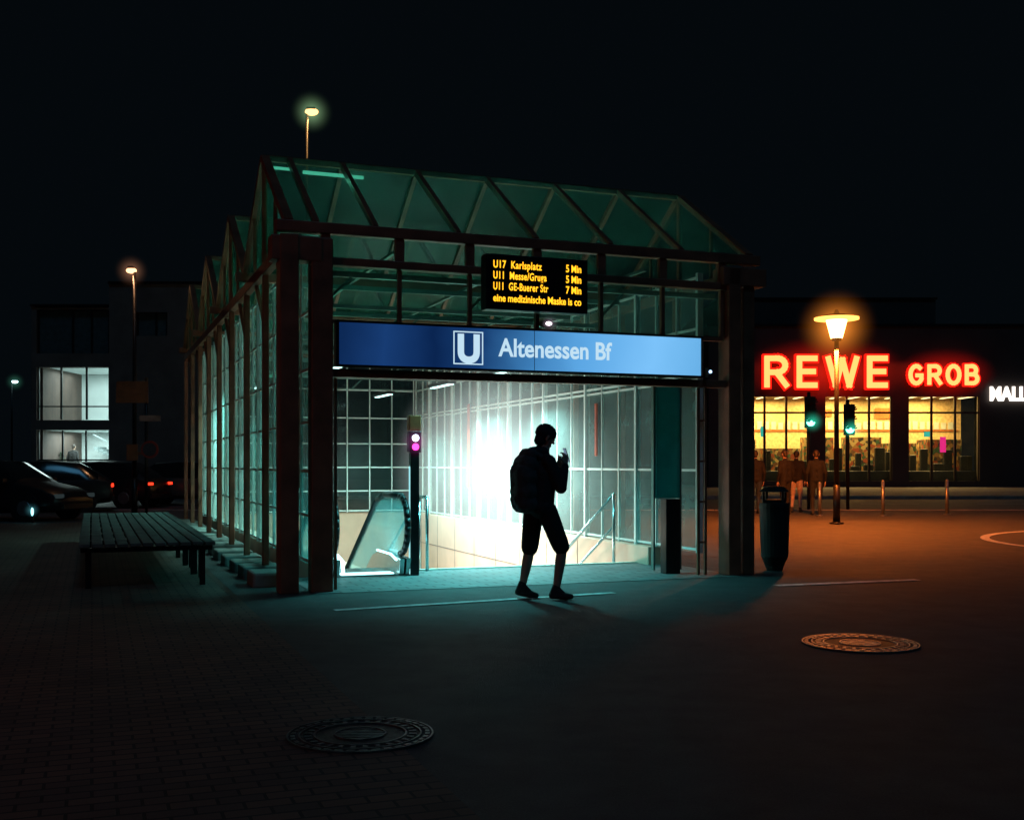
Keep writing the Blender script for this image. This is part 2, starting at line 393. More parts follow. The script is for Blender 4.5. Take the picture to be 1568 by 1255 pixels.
B('fire_point', pbr('red_panel', (.45, .07, .03), .5), st).box(-.12, .9, 1.1, -.06, 1.15, 2.25).box(4.84, 9.4, .9, 4.87, 9.5, 2.6).box(4.84, 3.3, 1.5, 4.87, 3.37, 2.3).done(.01)
fs = B('footing_stones', kerbm, st)
for k in range(15):
    d = .6+k*.92; fs.box(-.62-random.random()*.05, d, -.02, -.14, d+.5+random.random()*.15, .13+random.random()*.05)
fs.done(.03)
WHITE = (.42, 1., .92)
lu = root('ceiling_lamps', parent=st)
tube_m = emis('tube', (.6, 1, .95), 3)
lb = B('housings', dark, lu); lt = B('tubes', tube_m, lu)
for (u, d, p, spd, c_) in ((2.3, 1.4, 125, 122, (.12, .90, .92)), (3.9, 5.4, 290, 128, (.62, 1, .96)), (3.9, 8.2, 290, 128, (.66, 1, .96)), (1.2, 5.0, 50, 125, WHITE), (.7, 9.5, 120, 160, WHITE), (3.6, 11.5, 110, 125, WHITE)):
    lb.box(u-.08, d-.65, 2.86, u+.08, d+.65, 2.92); lt.box(u-.05, d-.6, 2.845, u+.05, d+.6, 2.858)
    light('AREA', 'tube_light', (u, d, 2.83), p, c_, lu, .1, 1.2, spread=math.radians(spd))
lb.done(); lt.done()
for (d, z, p) in ((5.0, -.8, 110), (8.5, -1.9, 110)):
    light('AREA', 'stairwell_light', (2.2, d, z), p, (1, .86, .72), lu, .3, 2.0, rot=(0, math.radians(-100), 0))
for d, p in ((1.8, 3.0), (5.3, 3.6), (10.5, 6)):
    light('AREA', 'roof_fill', (1.2, d, 3.0), p, (.08, 1, .62), lu, .4, 1.0, rot=(math.pi, 0, 0))  # green fill lights added to tint the roof, no fixtures there
rl = root('fluorescent_lamp', parent=st)
B('tube', emis('ridge_tube', (.2, 1, .75), .7), rl).cyl((.1, 1.60, 4.94), (.85, 1.60, 4.94), .022).cyl((-.28, 1.60, 4.96), (-.02, 1.60, 4.96), .018).done()
light('AREA', 'ridge_light', (.45, 1.6, 4.88), 3, (.2, 1, .7), rl, .8, .1)
halo('interior_bloom', (3.9, 5.4, 1.25), (1.5, 3.9, 2.1), (.84, 1., .97), .42, lu, 1.5)  # emissive volume added to imitate bloom inside the entrance

# ---------------------------------------------------------------- signs on the station
def signmat():
    m = bpy.data.materials.new('backlit_blue'); t, N, L = nt(m)
    o = N.new('ShaderNodeOutputMaterial'); e = N.new('ShaderNodeEmission'); tc = N.new('ShaderNodeTexCoord'); sp_ = N.new('ShaderNodeSeparateXYZ')
    L.new(tc.outputs['Object'], sp_.inputs[0])
    mr = N.new('ShaderNodeMapRange'); mr.inputs['From Min'].default_value = .17; mr.inputs['From Max'].default_value = 4.6; L.new(sp_.outputs[0], mr.inputs[0])
    n = N.new('ShaderNodeTexNoise'); n.inputs['Scale'].default_value = 1.5; L.new(tc.outputs['Object'], n.inputs['Vector'])
    ad = N.new('ShaderNodeMath'); ad.operation = 'MULTIPLY_ADD'; ad.inputs[1].default_value = .12; L.new(n.outputs[0], ad.inputs[0]); L.new(mr.outputs[0], ad.inputs[2])
    sb = N.new('ShaderNodeMath'); sb.operation = 'SUBTRACT'; sb.inputs[1].default_value = .06; L.new(ad.outputs[0], sb.inputs[0])
    cr = N.new('ShaderNodeValToRGB'); el = cr.color_ramp.elements
    el[1].position = 1
    for p in (.10, .24, .36, .52, .66, .86): el.new(p)
    for i, c_ in enumerate(((.004, .022, .09), (.009, .045, .17), (.003, .018, .08), (.008, .044, .16), (.05, .22, .50), (.11, .39, .78), (.20, .54, .95), (.14, .44, .80))):
        el[i].color = (*c_, 1)
    L.new(sb.outputs[0], cr.inputs[0]); L.new(cr.outputs[0], e.inputs[0]); e.inputs[1].default_value = 1.0; L.new(e.outputs[0], o.inputs[0]); return m
ss = root('station_sign', P0, ANG)
B('sign_face', signmat(), ss).box(.17, -.20, 2.45, 4.60, -.19, 2.90).done()
B('sign_case', dark, ss).box(.14, -.188, 2.43, 4.63, -.05, 2.92).box(.14, -.21, 2.905, 4.63, -.188, 2.925).box(.14, -.21, 2.425, 4.63, -.188, 2.445).box(2.42, -.203, 2.45, 2.426, -.2005, 2.90).done()
wht = emis('sign_white', (.60, .84, 1.), .9)
XR = (math.pi/2, 0, 0)
text('lettering', 'Altenessen Bf', (1.99, -.205, 2.60), XR, .285, wht, ss, .002, .006, width=1.42)
B('u_frame', wht, ss).box(1.45, -.206, 2.49, 1.80, -.2015, 2.503).box(1.45, -.206, 2.847, 1.80, -.2015, 2.86).box(1.45, -.206, 2.503, 1.463, -.2015, 2.847).box(1.787, -.206, 2.503, 1.80, -.2015, 2.847).done()
text('u_letter', 'U', (1.495, -.205, 2.525), XR, .42, wht, ss, .002, .02, width=.26)
db = root('departure_board', P0, ANG)
B('case', dark, db).box(1.78, -.36, 3.10, 3.02, -.18, 3.72).box(2.1, -.18, 3.64, 2.16, .0, 3.68).box(2.7, -.18, 3.64, 2.76, 0, 3.68).done(.01)
B('screen', pbr('led_screen', (.01, .01, .01), .3), db).box(1.83, -.366, 3.15, 2.97, -.361, 3.67).done()
led = emis('led_amber', (1., .45, .015), 2.0)
rows = [('U17  Karlsplatz', '5 Min'), ('U11  Messe/Gruga', '5 Min'), ('U11  GE-Buerer Str', '7 Min')]
for i, (a, b) in enumerate(rows):
    z = 3.565-i*.122
    text('row', a, (1.86, -.37, z), XR, .118, led, db, .001, .0022, width=(.58, .64, .66)[i], space=1.1)
    text('minutes', b, (2.74, -.37, z), XR, .118, led, db, .001, .0022, width=.19)
text('ticker', 'eine medizinische Maske is co', (1.86, -.37, 3.19), XR, .115, led, db, .001, .0022, width=1.07)
wlp = root('wall_lamp', P0, ANG)
B('housing', dark, wlp).cyl((2.58, -.05, 3.0), (2.58, -.22, 2.985), .035, .06).done()
B('lens', emis('spot_lens', (.9, .75, .85), 3), wlp).sph((2.58, -.25, 2.985), .030, (1.3, 1, .8)).done()
halo('lens_mist', (2.58, -.28, 2.985), .13, (.9, .7, .9), 2.2, wlp)  # added glow volume imitating lens bloom, no mist
sl = root('side_lamp', P0, ANG)
B('bracket', dark, sl).box(4.70, -.2, 2.44, 4.74, -.13, 2.56).done(); B('bulb', emis('side_bulb', (.4, .65, 1), 3), sl).sph((4.72, -.22, 2.5), .020).done()

# ---------------------------------------------------------------- bench
be = root('wooden_bench', P0, ANG)
wood = pbr('weathered_wood', (.08, .11, .10), .75, 0, .5, 7, .3)
u0, u1 = -2.45, -.98
bs = B('seat_slats', wood, be)
for i in range(11):
    u = u0+i*(u1-u0)/11; bs.box(u, 1.0+random.uniform(-.02, .02), .46+random.uniform(-.004, .004), u+.115, 9.2, .50+random.uniform(-.004, .004))
bs.done(.008)
bl = B('frame_and_legs', dark, be)
for d in (1.15, 2.4, 3.7, 5., 6.4, 7.7, 9.0):
    bl.box(u0+.02, d-.03, .40, u1-.04, d+.03, .45)
    for u in (u0+.1, u1-.15): bl.box(u-.03, d-.03, 0, u+.03, d+.03, .40)
for i in range(6): bl.box(u1-.12-.002*i, 1.5+i*.45, 0, u1-.10, 1.54+i*.45, .445)
bl.done()

# ---------------------------------------------------------------- manholes
def manhole(px, py, wpx, br=1.):
    X, Y = G(px, py); r = wpx/F*Y/2
    mh = root('manhole_cover', (X, Y, 0))
    iron = pbr('cast_iron', (.06, .06, .058), .55, .6, .4, 20, .4, 80); ironl = pbr('glint_iron_ribs', (.22*br, .21*br, .20*br), .42, .8, .5, 15, .2)  # rib colour lightened per cover to imitate lantern glints
    q = B('lid', iron, mh); q.cyl((0, 0, -.03), (0, 0, .006), r*.8, n=64); q.done()
    q = B('surround', pbr('dark_concrete', (.06, .056, .052), .8, 0, .3, 8, .4), mh); ringmesh(q, (0, 0), r*.81, r, .0065, 64); q.done()
    q = B('ribs', ironl, mh)
    for rr in (.98, .82, .62, .34):
        for i in range(64):
            a = 2*math.pi*i/64; b = 2*math.pi*(i+1)/64
            q.beam((r*rr*math.cos(a), r*rr*math.sin(a), .008), (r*rr*math.cos(b), r*rr*math.sin(b), .008), .009, .010)
    for i in range(28):
        a = 2*math.pi*i/28; q.beam((r*.66*math.cos(a), r*.66*math.sin(a), .007), (r*.76*math.cos(a), r*.76*math.sin(a), .007), .022, .009)
    for i in range(-3, 4):
        h = math.sqrt(max(0, (.32*r)**2-(i*.09*r)**2)); q.box(-h, i*.09*r-.008, .004, h, i*.09*r+.008, .010)
    q.done()
    q = B('frame_blocks', ironl, mh)
    for i in range(36):
        a = 2*math.pi*i/36; q.beam((r*.88*math.cos(a), r*.88*math.sin(a), .006), (r*.94*math.cos(a), r*.94*math.sin(a), .006), .04, .012)
    q.done()
manhole(1317, 985, 175, 4.0); manhole(552, 1125, 225, 1.0)  # right cover carries the lantern glint in its rib colour

# ---------------------------------------------------------------- people
def seg(v0, v1, t): return tuple(v0[i]+(v1[i]-v0[i])*t for i in range(3))
def hand(parts, wrist, f, nrm, side, curl, label='skin'):
    f = Vector(f).normalized(); n = Vector(nrm); n = (n-f*n.dot(f)).normalized(); s_ = f.cross(n)*side; w0 = Vector(wrist)
    for o in (-.026, -.009, .009, .026):
        parts.append(('c', w0+s_*o*.6, w0+f*.085+s_*o, .015, .012, label))
    lens = (.066, .078, .073, .056)
    for k, o in enumerate((.029, .0098, -.0098, -.029)):
        p = w0+f*.085+s_*o; ang = 0
        for j, fr in enumerate((.45, .3, .25)):
            ang += curl; dr = f*math.cos(ang)+n*math.sin(ang); q = p+dr*lens[k]*fr
            parts.append(('c', p, q, .0088-.0006*j, .0083-.0008*j, label)); p = q
    p = w0+f*.025+s_*.028; q = p+(f*.55+s_*.75+n*.25).normalized()*.04; r = q+(f*.8+s_*.15+n*.5).normalized()*.032; t = r+(f*.8+n*.55-s_*.1).normalized()*.024
    parts += [('c', p, q, .014, .011, label), ('c', q, r, .0105, .0095, label), ('c', r, t, .0095, .0075, label)]
def head(parts, c, tilt, hat, hair=True):
    R = Matrix.Rotation(tilt, 3, 'Y'); c = Vector(c)
    def P(x, y, z): return c+R @ Vector((x, y, z))
    parts += [('c', P(-.015, 0, .035), P(.01, 0, .03), .082, .080, 'hair' if not hat else 'hat'),
              ('c', P(.025, 0, .0), P(.040, 0, -.072), .070, .044, 'skin'),
              ('c', P(.035, .022, -.0), P(.042, .018, -.06), .050, .036, 'skin'), ('c', P(.035, -.022, -.0), P(.042, -.018, -.06), .050, .036, 'skin'),
              ('c', P(.090, 0, .0), P(.104, 0, -.028), .009, .012, 'skin'),
              ('c', P(.078, -.022, -.066), P(.078, .022, -.066), .008, .008, 'lips'),
              ('c', P(.07, -.045, .018), P(.082, -.01, .018), .012, .012, 'skin'), ('c', P(.07, .045, .018), P(.082, .01, .018), .012, .012, 'skin'),
              ('c', P(.0, .078, .01), P(-.005, .078, -.035), .016, .010, 'skin'), ('c', P(.0, -.078, .01), P(-.005, -.078, -.035), .016, .010, 'skin'),
              ('c', P(-.045, 0, -.01), P(-.045, 0, -.05), .055, .05, 'hair')]
    if hat:
        parts += [('c', P(-.030, 0, .045), P(.015, 0, .045), .094, .091, 'hat'), ('c', P(-.02, .0, .065), P(.0, 0, .065), .078, .078, 'hat'), ('c', P(-.04, 0, -.02), P(-.045, 0, -.05), .068, .062, 'hat')]
    return [P(.086, .031, .002), P(.086, -.031, .002)]
def build_person(name, loc, rz, parts, cols, voxel, eyes):
    r = root(name, (loc[0], loc[1], 0), rz)
    bm = bmesh.new()
    for _, a, b, r1, r2, lab in parts:
        a = Vector(a); b = Vector(b)
        for c, rr in ((a, r1), (b, r2)):
            bmesh.ops.create_icosphere(bm, subdivisions=2, radius=rr*1.01, matrix=Matrix.Translation(c))
        d = b-a
        if d.length > 1e-4:
            bmesh.ops.create_cone(bm, cap_ends=True, segments=14, radius1=r1, radius2=r2, depth=d.length, matrix=Matrix.Translation((a+b)/2) @ d.to_track_quat('Z', 'Y').to_matrix().to_4x4())
    me = bpy.data.meshes.new('tmp'); bm.to_mesh(me); bm.free()
    o = bpy.data.objects.new('tmp', me); sc.collection.objects.link(o)
    md = o.modifiers.new('r', 'REMESH'); md.mode = 'VOXEL'; md.voxel_size = voxel; md.use_smooth_shade = True
    sm = o.modifiers.new('s', 'SMOOTH'); sm.factor = .5; sm.iterations = 2
    dg = bpy.context.evaluated_depsgraph_get(); dg.update()
    me2 = bpy.data.meshes.new_from_object(o.evaluated_get(dg)); bpy.data.objects.remove(o)
    me2.name = 'body'; me2.materials.clear()
    labs = sorted(set(p[5] for p in parts)); n = len(me2.polygons)
    cs = np.zeros(n*3); me2.polygons.foreach_get('center', cs); cs = cs.reshape(-1, 3)
    best = np.full(n, 1e9); idx = np.zeros(n, int)
    for _, a, b, r1, r2, lab in parts:
        a = np.array(a); b = np.array(b); d = b-a; L2 = max(d.dot(d), 1e-9)
        t = np.clip((cs-a)@d/L2, 0, 1); dist = np.linalg.norm(cs-a-t[:, None]*d, axis=1)-(r1+(r2-r1)*t)
        mk = dist < best; best[mk] = dist[mk]; idx[mk] = labs.index(lab)
    ob = link('body', me2, r)
    for l in labs: me2.materials.append(cols[l])
    me2.polygons.foreach_set('material_index', idx.astype(np.int32)); me2.polygons.foreach_set('use_smooth', np.ones(n, bool)); me2.update()
    q = B('eyes', cols['eye'], r)
    for e in eyes: q.sph(e, .011)
    q.done(0, True)
    return r
def cloth(n, c): return pbr(n, c, .85, 0, .25, 20, .3, 150)
skin = pbr('skin', (.42, .26, .19), .5, 0, .08, 15, .05)
base = {'skin': skin, 'lips': pbr('lips', (.3, .12, .1), .5), 'hair': pbr('hair', (.03, .02, .015), .6, 0, .4, 60, .4), 'eye': pbr('eye', (.05, .04, .04), .2),
        'hat': cloth('hat_knit', (.02, .022, .03)), 'jacket': cloth('jacket', (.022, .025, .03)), 'shorts': cloth('shorts', (.015, .015, .018)), 'shoe': cloth('shoe', (.03, .03, .03)), 'sole': cloth('sole', (.2, .2, .2)),
        'pants': cloth('trousers', (.02, .02, .028)), 'bag': cloth('backpack_fabric', (.055, .06, .065))}
def torso(parts, top='jacket', lean=.02, g=0.):
    parts += [('c', (0, -.075, .95), (0, .075, .95), .115+g, .115+g, top), ('c', (0, -.06, 1.08), (0, .06, 1.08), .112+g, .112+g, top),
              ('c', (lean*.6, -.085, 1.25), (lean*.6, .085, 1.25), .118+g, .118+g, top), ('c', (0, -.06, .95), (lean*.6, -.085, 1.3), .115+g, .118+g, top), ('c', (0, .06, .95), (lean*.6, .085, 1.3), .115+g, .118+g, top),
              ('c', (lean, -.16, 1.415), (lean, .16, 1.415), .066, .066, top), ('c', (lean, -.09, 1.34), (lean, .09, 1.34), .105+g, .105+g, top),
              ('c', (lean+.0, 0, 1.40), (lean+.012, 0, 1.49), .085, .062, top), ('c', (lean+.01, 0, 1.46), (lean+.025, 0, 1.56), .055, .052, 'skin')]
def leg(parts, hip, knee, ank, toe, up, low, flare=0):
    mid = seg(hip, knee, .8)
    parts += [('c', hip, mid, .098+flare*.5, .075+flare, up), ('c', mid, seg(hip, knee, .93), .075+flare, .070+flare, up),
              ('c', seg(hip, knee, .8), knee, .058, .054, low), ('c', knee, seg(knee, ank, .3), .053, .056, low), ('c', seg(knee, ank, .3), ank, .056, .036, low)]
    heel = Vector((ank[0]-.045, ank[1], max(.035, ank[2]-.055))); a = Vector(ank)
    ball = heel.lerp(Vector(toe), .68)
    parts += [('c', a, ball, .043, .036, 'shoe'), ('c', heel, ball, .036, .038, 'shoe'), ('c', ball, toe, .040, .030, 'shoe'), ('c', a+Vector((0, 0, .03)), heel, .042, .036, 'shoe')]
pp = []; torso(pp, 'jacket', .035, .012)
leg(pp, (.05, -.09, .90), (.205, -.11, .515), (.15, -.09, .10), (.28, -.16, .035), 'shorts', 'skin', .018)
leg(pp, (-.03, .09, .90), (-.075, .10, .49), (-.15, .10, .125), (-.015, .06, .033), 'shorts', 'skin', .018)
for sgn, el, wr in ((-1, (.15, -.225, 1.14), (.235, -.12, 1.35)), (1, (.17, .215, 1.13), (.235, .08, 1.33))):
    sh = (.035, sgn*.185, 1.405)
    pp += [('c', sh, el, .070, .062, 'jacket'), ('c', el, wr, .060, .040, 'jacket')]
pp += [('c', (.235, -.12, 1.35), (.245, -.105, 1.375), .027, .024, 'skin'), ('c', (.235, .08, 1.33), (.24, .065, 1.35), .027, .024, 'skin')]
hand(pp, (.245, -.105, 1.375), (.10, .30, 1), (-.4, .9, 0), 1, .45)
hand(pp, (.24, .065, 1.35), (.08, -.40, 1), (-.3, -.9, 0), -1, .55)
pp += [('c', (-.05, -.06, 1.49), (-.05, .06, 1.49), .070, .070, 'jacket'), ('c', (.02, -.07, 1.50), (.02, .07, 1.50), .055, .055, 'jacket'), ('c', (.11, -.10, 1.12), (.11, -.115, 1.38), .03, .035, 'bag'), ('c', (.11, .10, 1.12), (.11, .115, 1.38), .03, .035, 'bag'), ('c', (.10, -.115, 1.38), (-.06, -.12, 1.47), .03, .03, 'bag'), ('c', (.10, .115, 1.38), (-.06, .12, 1.47), .03, .03, 'bag')]
for z, xx, rr in ((.98, -.15, .105), (1.1, -.17, .115), (1.25, -.17, .115), (1.38, -.15, .10), (1.47, -.12, .07)):
    pp.append(('c', (xx, -.09, z), (xx, .09, z), rr, rr, 'bag'))
pp += [('c', (-.17, -.08, .98), (-.18, -.08, 1.3), .105, .11, 'bag'), ('c', (-.17, .08, .98), (-.18, .08, 1.3), .105, .11, 'bag'), ('c', (-.22, -.06, 1.02), (-.22, .06, 1.02), .075, .075, 'bag')]
ey = head(pp, (.065, 0, 1.650), math.radians(20), True)
MX, MY = G(826, 917)
man = build_person('pedestrian', (MX, MY), math.radians(18), pp, base, .0065, ey)
ph = root('phone', (.285, -.025, 1.47), 0, man); ph.rotation_euler = (0, math.radians(-18), 0)
B('phone_case', dark, ph).box(-.004, -.038, -.075, .004, .038, .075).done(.003)
B('phone_screen', emis('phone_screen', (.5, .7, 1), .3), ph).box(-.0055, -.034, -.07, -.0043, .034, .07).done()
def stander(name, px, py, rz, col, pcol, voxel=.014, step=.05, bagside=0):
    q = []; torso(q, 'jacket', .01)
    c = dict(base); c['jacket'] = cloth('coat', col); c['pants'] = cloth('trousers', pcol)
    leg(q, (0, -.09, .9), (.03+step, -.1, .5), (0+step, -.1, .1), (.16+step, -.12, .033), 'pants', 'pants')
    leg(q, (0, .09, .9), (.02, .1, .5), (-.03-step, .1, .1), (.13-step, .12, .033), 'pants', 'pants')
    for s_ in (-1, 1):
        sh = (.01, s_*.185, 1.405); el = (-.03, s_*.25, 1.13); wr = (.06, s_*.24, .90)
        q += [('c', sh, el, .058, .047, 'jacket'), ('c', el, wr, .045, .032, 'jacket')]
        hand(q, wr, (.1, 0, -1), (0, -s_, 0), s_, .3)
    ey_ = head(q, (.05, 0, 1.645), .08, False)
    X, Y = G(px, py); return build_person(name, (X, Y), rz, q, c, voxel, ey_)
stander('waiting_person', 1157, 786, math.radians(95), (.006, .006, .009), (.02, .035, .07))
stander('waiting_person', 1219, 784, math.radians(60), (.006, .005, .005), (.40, .30, .27))
stander('waiting_person', 1203, 788, math.radians(120), (.004, .004, .006), (.008, .008, .008), step=.0)
stander('waiting_person', 1250, 788, math.radians(80), (.004, .006, .008), (.01, .012, .014), step=.08)

# ---------------------------------------------------------------- litter bin
X, Y = G(1186, 873)
lb_ = root('litter_bin', (X, Y, 0))
q = B('body', pbr('bin_green_black', (.014, .016, .016), .65), lb_)
q.cyl((0, 0, .0), (0, 0, .06), .10, .12, 24); q.cyl((0, 0, .06), (0, 0, .18), .12, .17, 24); q.cyl((0, 0, .18), (0, 0, .88), .175, .195, 24); q.cyl((0, 0, 1.02), (0, 0, 1.09), .20, .12, 24)
for a in range(4):
    t = a*math.pi/2+.4; q.box(.17*math.cos(t)-.015, .17*math.sin(t)-.015, .87, .17*math.cos(t)+.015, .17*math.sin(t)+.015, 1.03)
q.done(.006); B('band', dark, lb_).cyl((0, 0, .80), (0, 0, .83), .2, n=24).done()
B('inner_liner', rubber, lb_).cyl((0, 0, .86), (0, 0, .92), .15, n=20).done()
# ---------------------------------------------------------------- bollards
for px, py, tp in ((1137, 790, 735), (1352, 790, 735), (1450, 788, 734), (1255, 790, 738), (1105, 790, 736)):
    X, Y = G(px, py); h = GZ(tp, Y); bo = root('bollard', (X, Y, 0))
    B('post', galv, bo).cyl((0, 0, 0), (0, 0, h-.03), .045).sph((0, 0, h-.03), .045).cyl((0, 0, h-.2), (0, 0, h-.16), .052).cyl((0, 0, 0), (0, 0, .03), .09).done(0, True)

# ---------------------------------------------------------------- lamps
SOD = (1, .19, .022)
LY = F*CH/(802-HY); LX = GX(1281, LY)
la = root('street_lantern', (LX, LY, 0)); zt = GZ(478, LY)
B('pole', dark, la).cyl((0, 0, 0), (0, 0, .9), .085, .075).cyl((0, 0, .9), (0, 0, zt-.62), .06, .05).cyl((0, 0, 0), (0, 0, .04), .16).done(0, True)
B('bowl', emis('sodium_bowl', (1, .46, .11), 14), la).cyl((0, 0, zt-.60), (0, 0, zt-.18), .13, .24, 24).done()
B('ring', emis('sodium_rim', (1, .30, .05), 5), la).cyl((0, 0, zt-.17), (0, 0, zt-.13), .50, .50, 32).done()
B('hood', dark, la).cyl((0, 0, zt-.13), (0, 0, zt-.05), .54, .2, 32).cyl((0, 0, zt-.05), (0, 0, zt+.06), .08, .03).cyl((0, 0, zt-.66), (0, 0, zt-.60), .10, .12).done()
light('SPOT', 'sodium_light', (0, 0, zt-.85), 3300, SOD, la, spread=math.radians(164), radius=.25)
halo('lantern_bloom', (0, 0, zt-.35), 1.0, (1, .28, .03), 2.4, la, 3)  # orange bloom put around the lantern as a glowing ball
def street_lamp(px, ptop, Y, head_dx=.35, col=(.75, 1, .9), st_=25, halo_st=1.2, power=0, hs=1.0, hcol=(.2, .9, .6)):
    X = GX(px, Y); z = GZ(ptop, Y); r = root('street_lamp', (X, Y, 0)); s = 1 if head_dx > 0 else -1
    B('pole', dark, r).cyl((0, 0, 0), (0, 0, 1.0), .08, .075).cyl((0, 0, 1.0), (0, 0, z+.02), .06, .04).cyl((0, 0, z), (head_dx*.5, 0, z+.05), .03).done(0, True)
    B('head', dark, r).box(min(.0, head_dx*1.6), -.13, z+.08, max(.0, head_dx*1.6), .13, z+.14).done(.02)
    B('lens', emis('lamp_lens', col, st_), r).sph((head_dx*.85, 0, z+.03), .13*hs, (1.3, .9, .7)).done(0, True)
    if power: light('POINT', 'lamp_light', (head_dx*.85, 0, z-.15), power, col, r, radius=.12)
    if halo_st: halo('lamp_bloom', (head_dx*.85, 0, z+.02), .60*hs, hcol, halo_st, r, 3)
    return r
street_lamp(470, 173, 32, .16, (1, .50, .16), 3.2, 1.2, 60, 1.15, (.45, .8, .4))
street_lamp(206, 416, 30, -.10, (1, .48, .22), 3.2, .9, 40, .85, (1, .45, .25))
street_lamp(18, 585, 60, .2, (.6, .95, 1.), 5, .4)
street_lamp(1111, 452, 31, .1, (.1, .1, .1), .05, 0)
lx = root('street_lamp', (-9.0, 5.4, 0)); B('pole', dark, lx).cyl((0, 0, 0), (0, 0, 4.4), .06, .045).done(); B('lens', emis('sodium_small', SOD, 10), lx).sph((0, 0, 4.5), .16).done()
light('POINT', 'sodium_light', (0, 0, 4.3), 130, (1, .16, .025), lx, radius=.2)

# ---------------------------------------------------------------- traffic lights
def traffic_light(px, pyl, Y, base_px=None, flip=0):
    X = GX(px, Y); z = GZ(pyl, Y); r = root('traffic_light', (X, Y, 0))
    B('pole', dark, r).cyl((0, .12, 0), (0, .12, z+.9), .05).done(0, True)
    q = B('signal_head', dark, r); q.box(-.15, -.1, z-.18, .15, .06, z+.75)
    for k in range(3):
        zz = z+k*.28
        for a in range(8):
            t = math.pi*(a+.0)/8; t2 = math.pi*(a+1)/8
            q.beam((.12*math.cos(t), -.18, zz+.12*math.sin(t)), (.12*math.cos(t2), -.18, zz+.12*math.sin(t2)), .012, .16)
    q.done(.01)
    B('dark_lenses', pbr('lens_dark', (.06, .02, .01), .2), r).cyl((0, -.10, z+.28), (0, -.115, z+.28), .10).cyl((0, -.10, z+.56), (0, -.115, z+.56), .10).done()
    B('green_lens', emis('green_signal', (.16, 1, .68), 6), r).cyl((0, -.10, z), (0, -.115, z), .125).done()
    halo('signal_bloom', (0, -.3, z), .40, (.05, 1, .6), 2.8, r)
traffic_light(1240, 646, 33); traffic_light(1300, 657, 33.5)

# ---------------------------------------------------------------- traffic sign post (left)
Y = 28.; X = GX(224, Y); ts = root('traffic_sign', (X, Y, 0)); k = F/Y
B('pole', dark, ts).cyl((0, 0, 0), (0, 0, GZ(578, Y)), .04).done(0, True)
orp = pbr('orange_sign_plate', (.20, .06, .025), .5)
q = B('direction_plate', orp, ts); q.box((179-224)/k, -.06, GZ(617, Y), (228-224)/k, -.04, GZ(584, Y)); q.done(.005)
B('plate_border', pbr('white_plate', (.25, .14, .11), .5), ts).box((215-224)/k, -.06, GZ(645, Y), (247-224)/k, -.04, GZ(636, Y)).done()
B('round_sign', pbr('red_sign', (.3, .03, .02), .5), ts).cyl((.1, -.03, GZ(688, Y)), (.1, -.05, GZ(688, Y)), .22, n=32).done()
B('round_centre', pbr('sign_centre', (.04, .04, .05), .5), ts).cyl((.1, -.052, GZ(688, Y)), (.1, -.056, GZ(688, Y)), .17, n=32).done()
B('small_plate', orp, ts).box(-.48, -.06, GZ(705, Y), -.2, -.04, GZ(680, Y)).box(-.48, -.035, GZ(696, Y), 0, -.02, GZ(692, Y)).done()

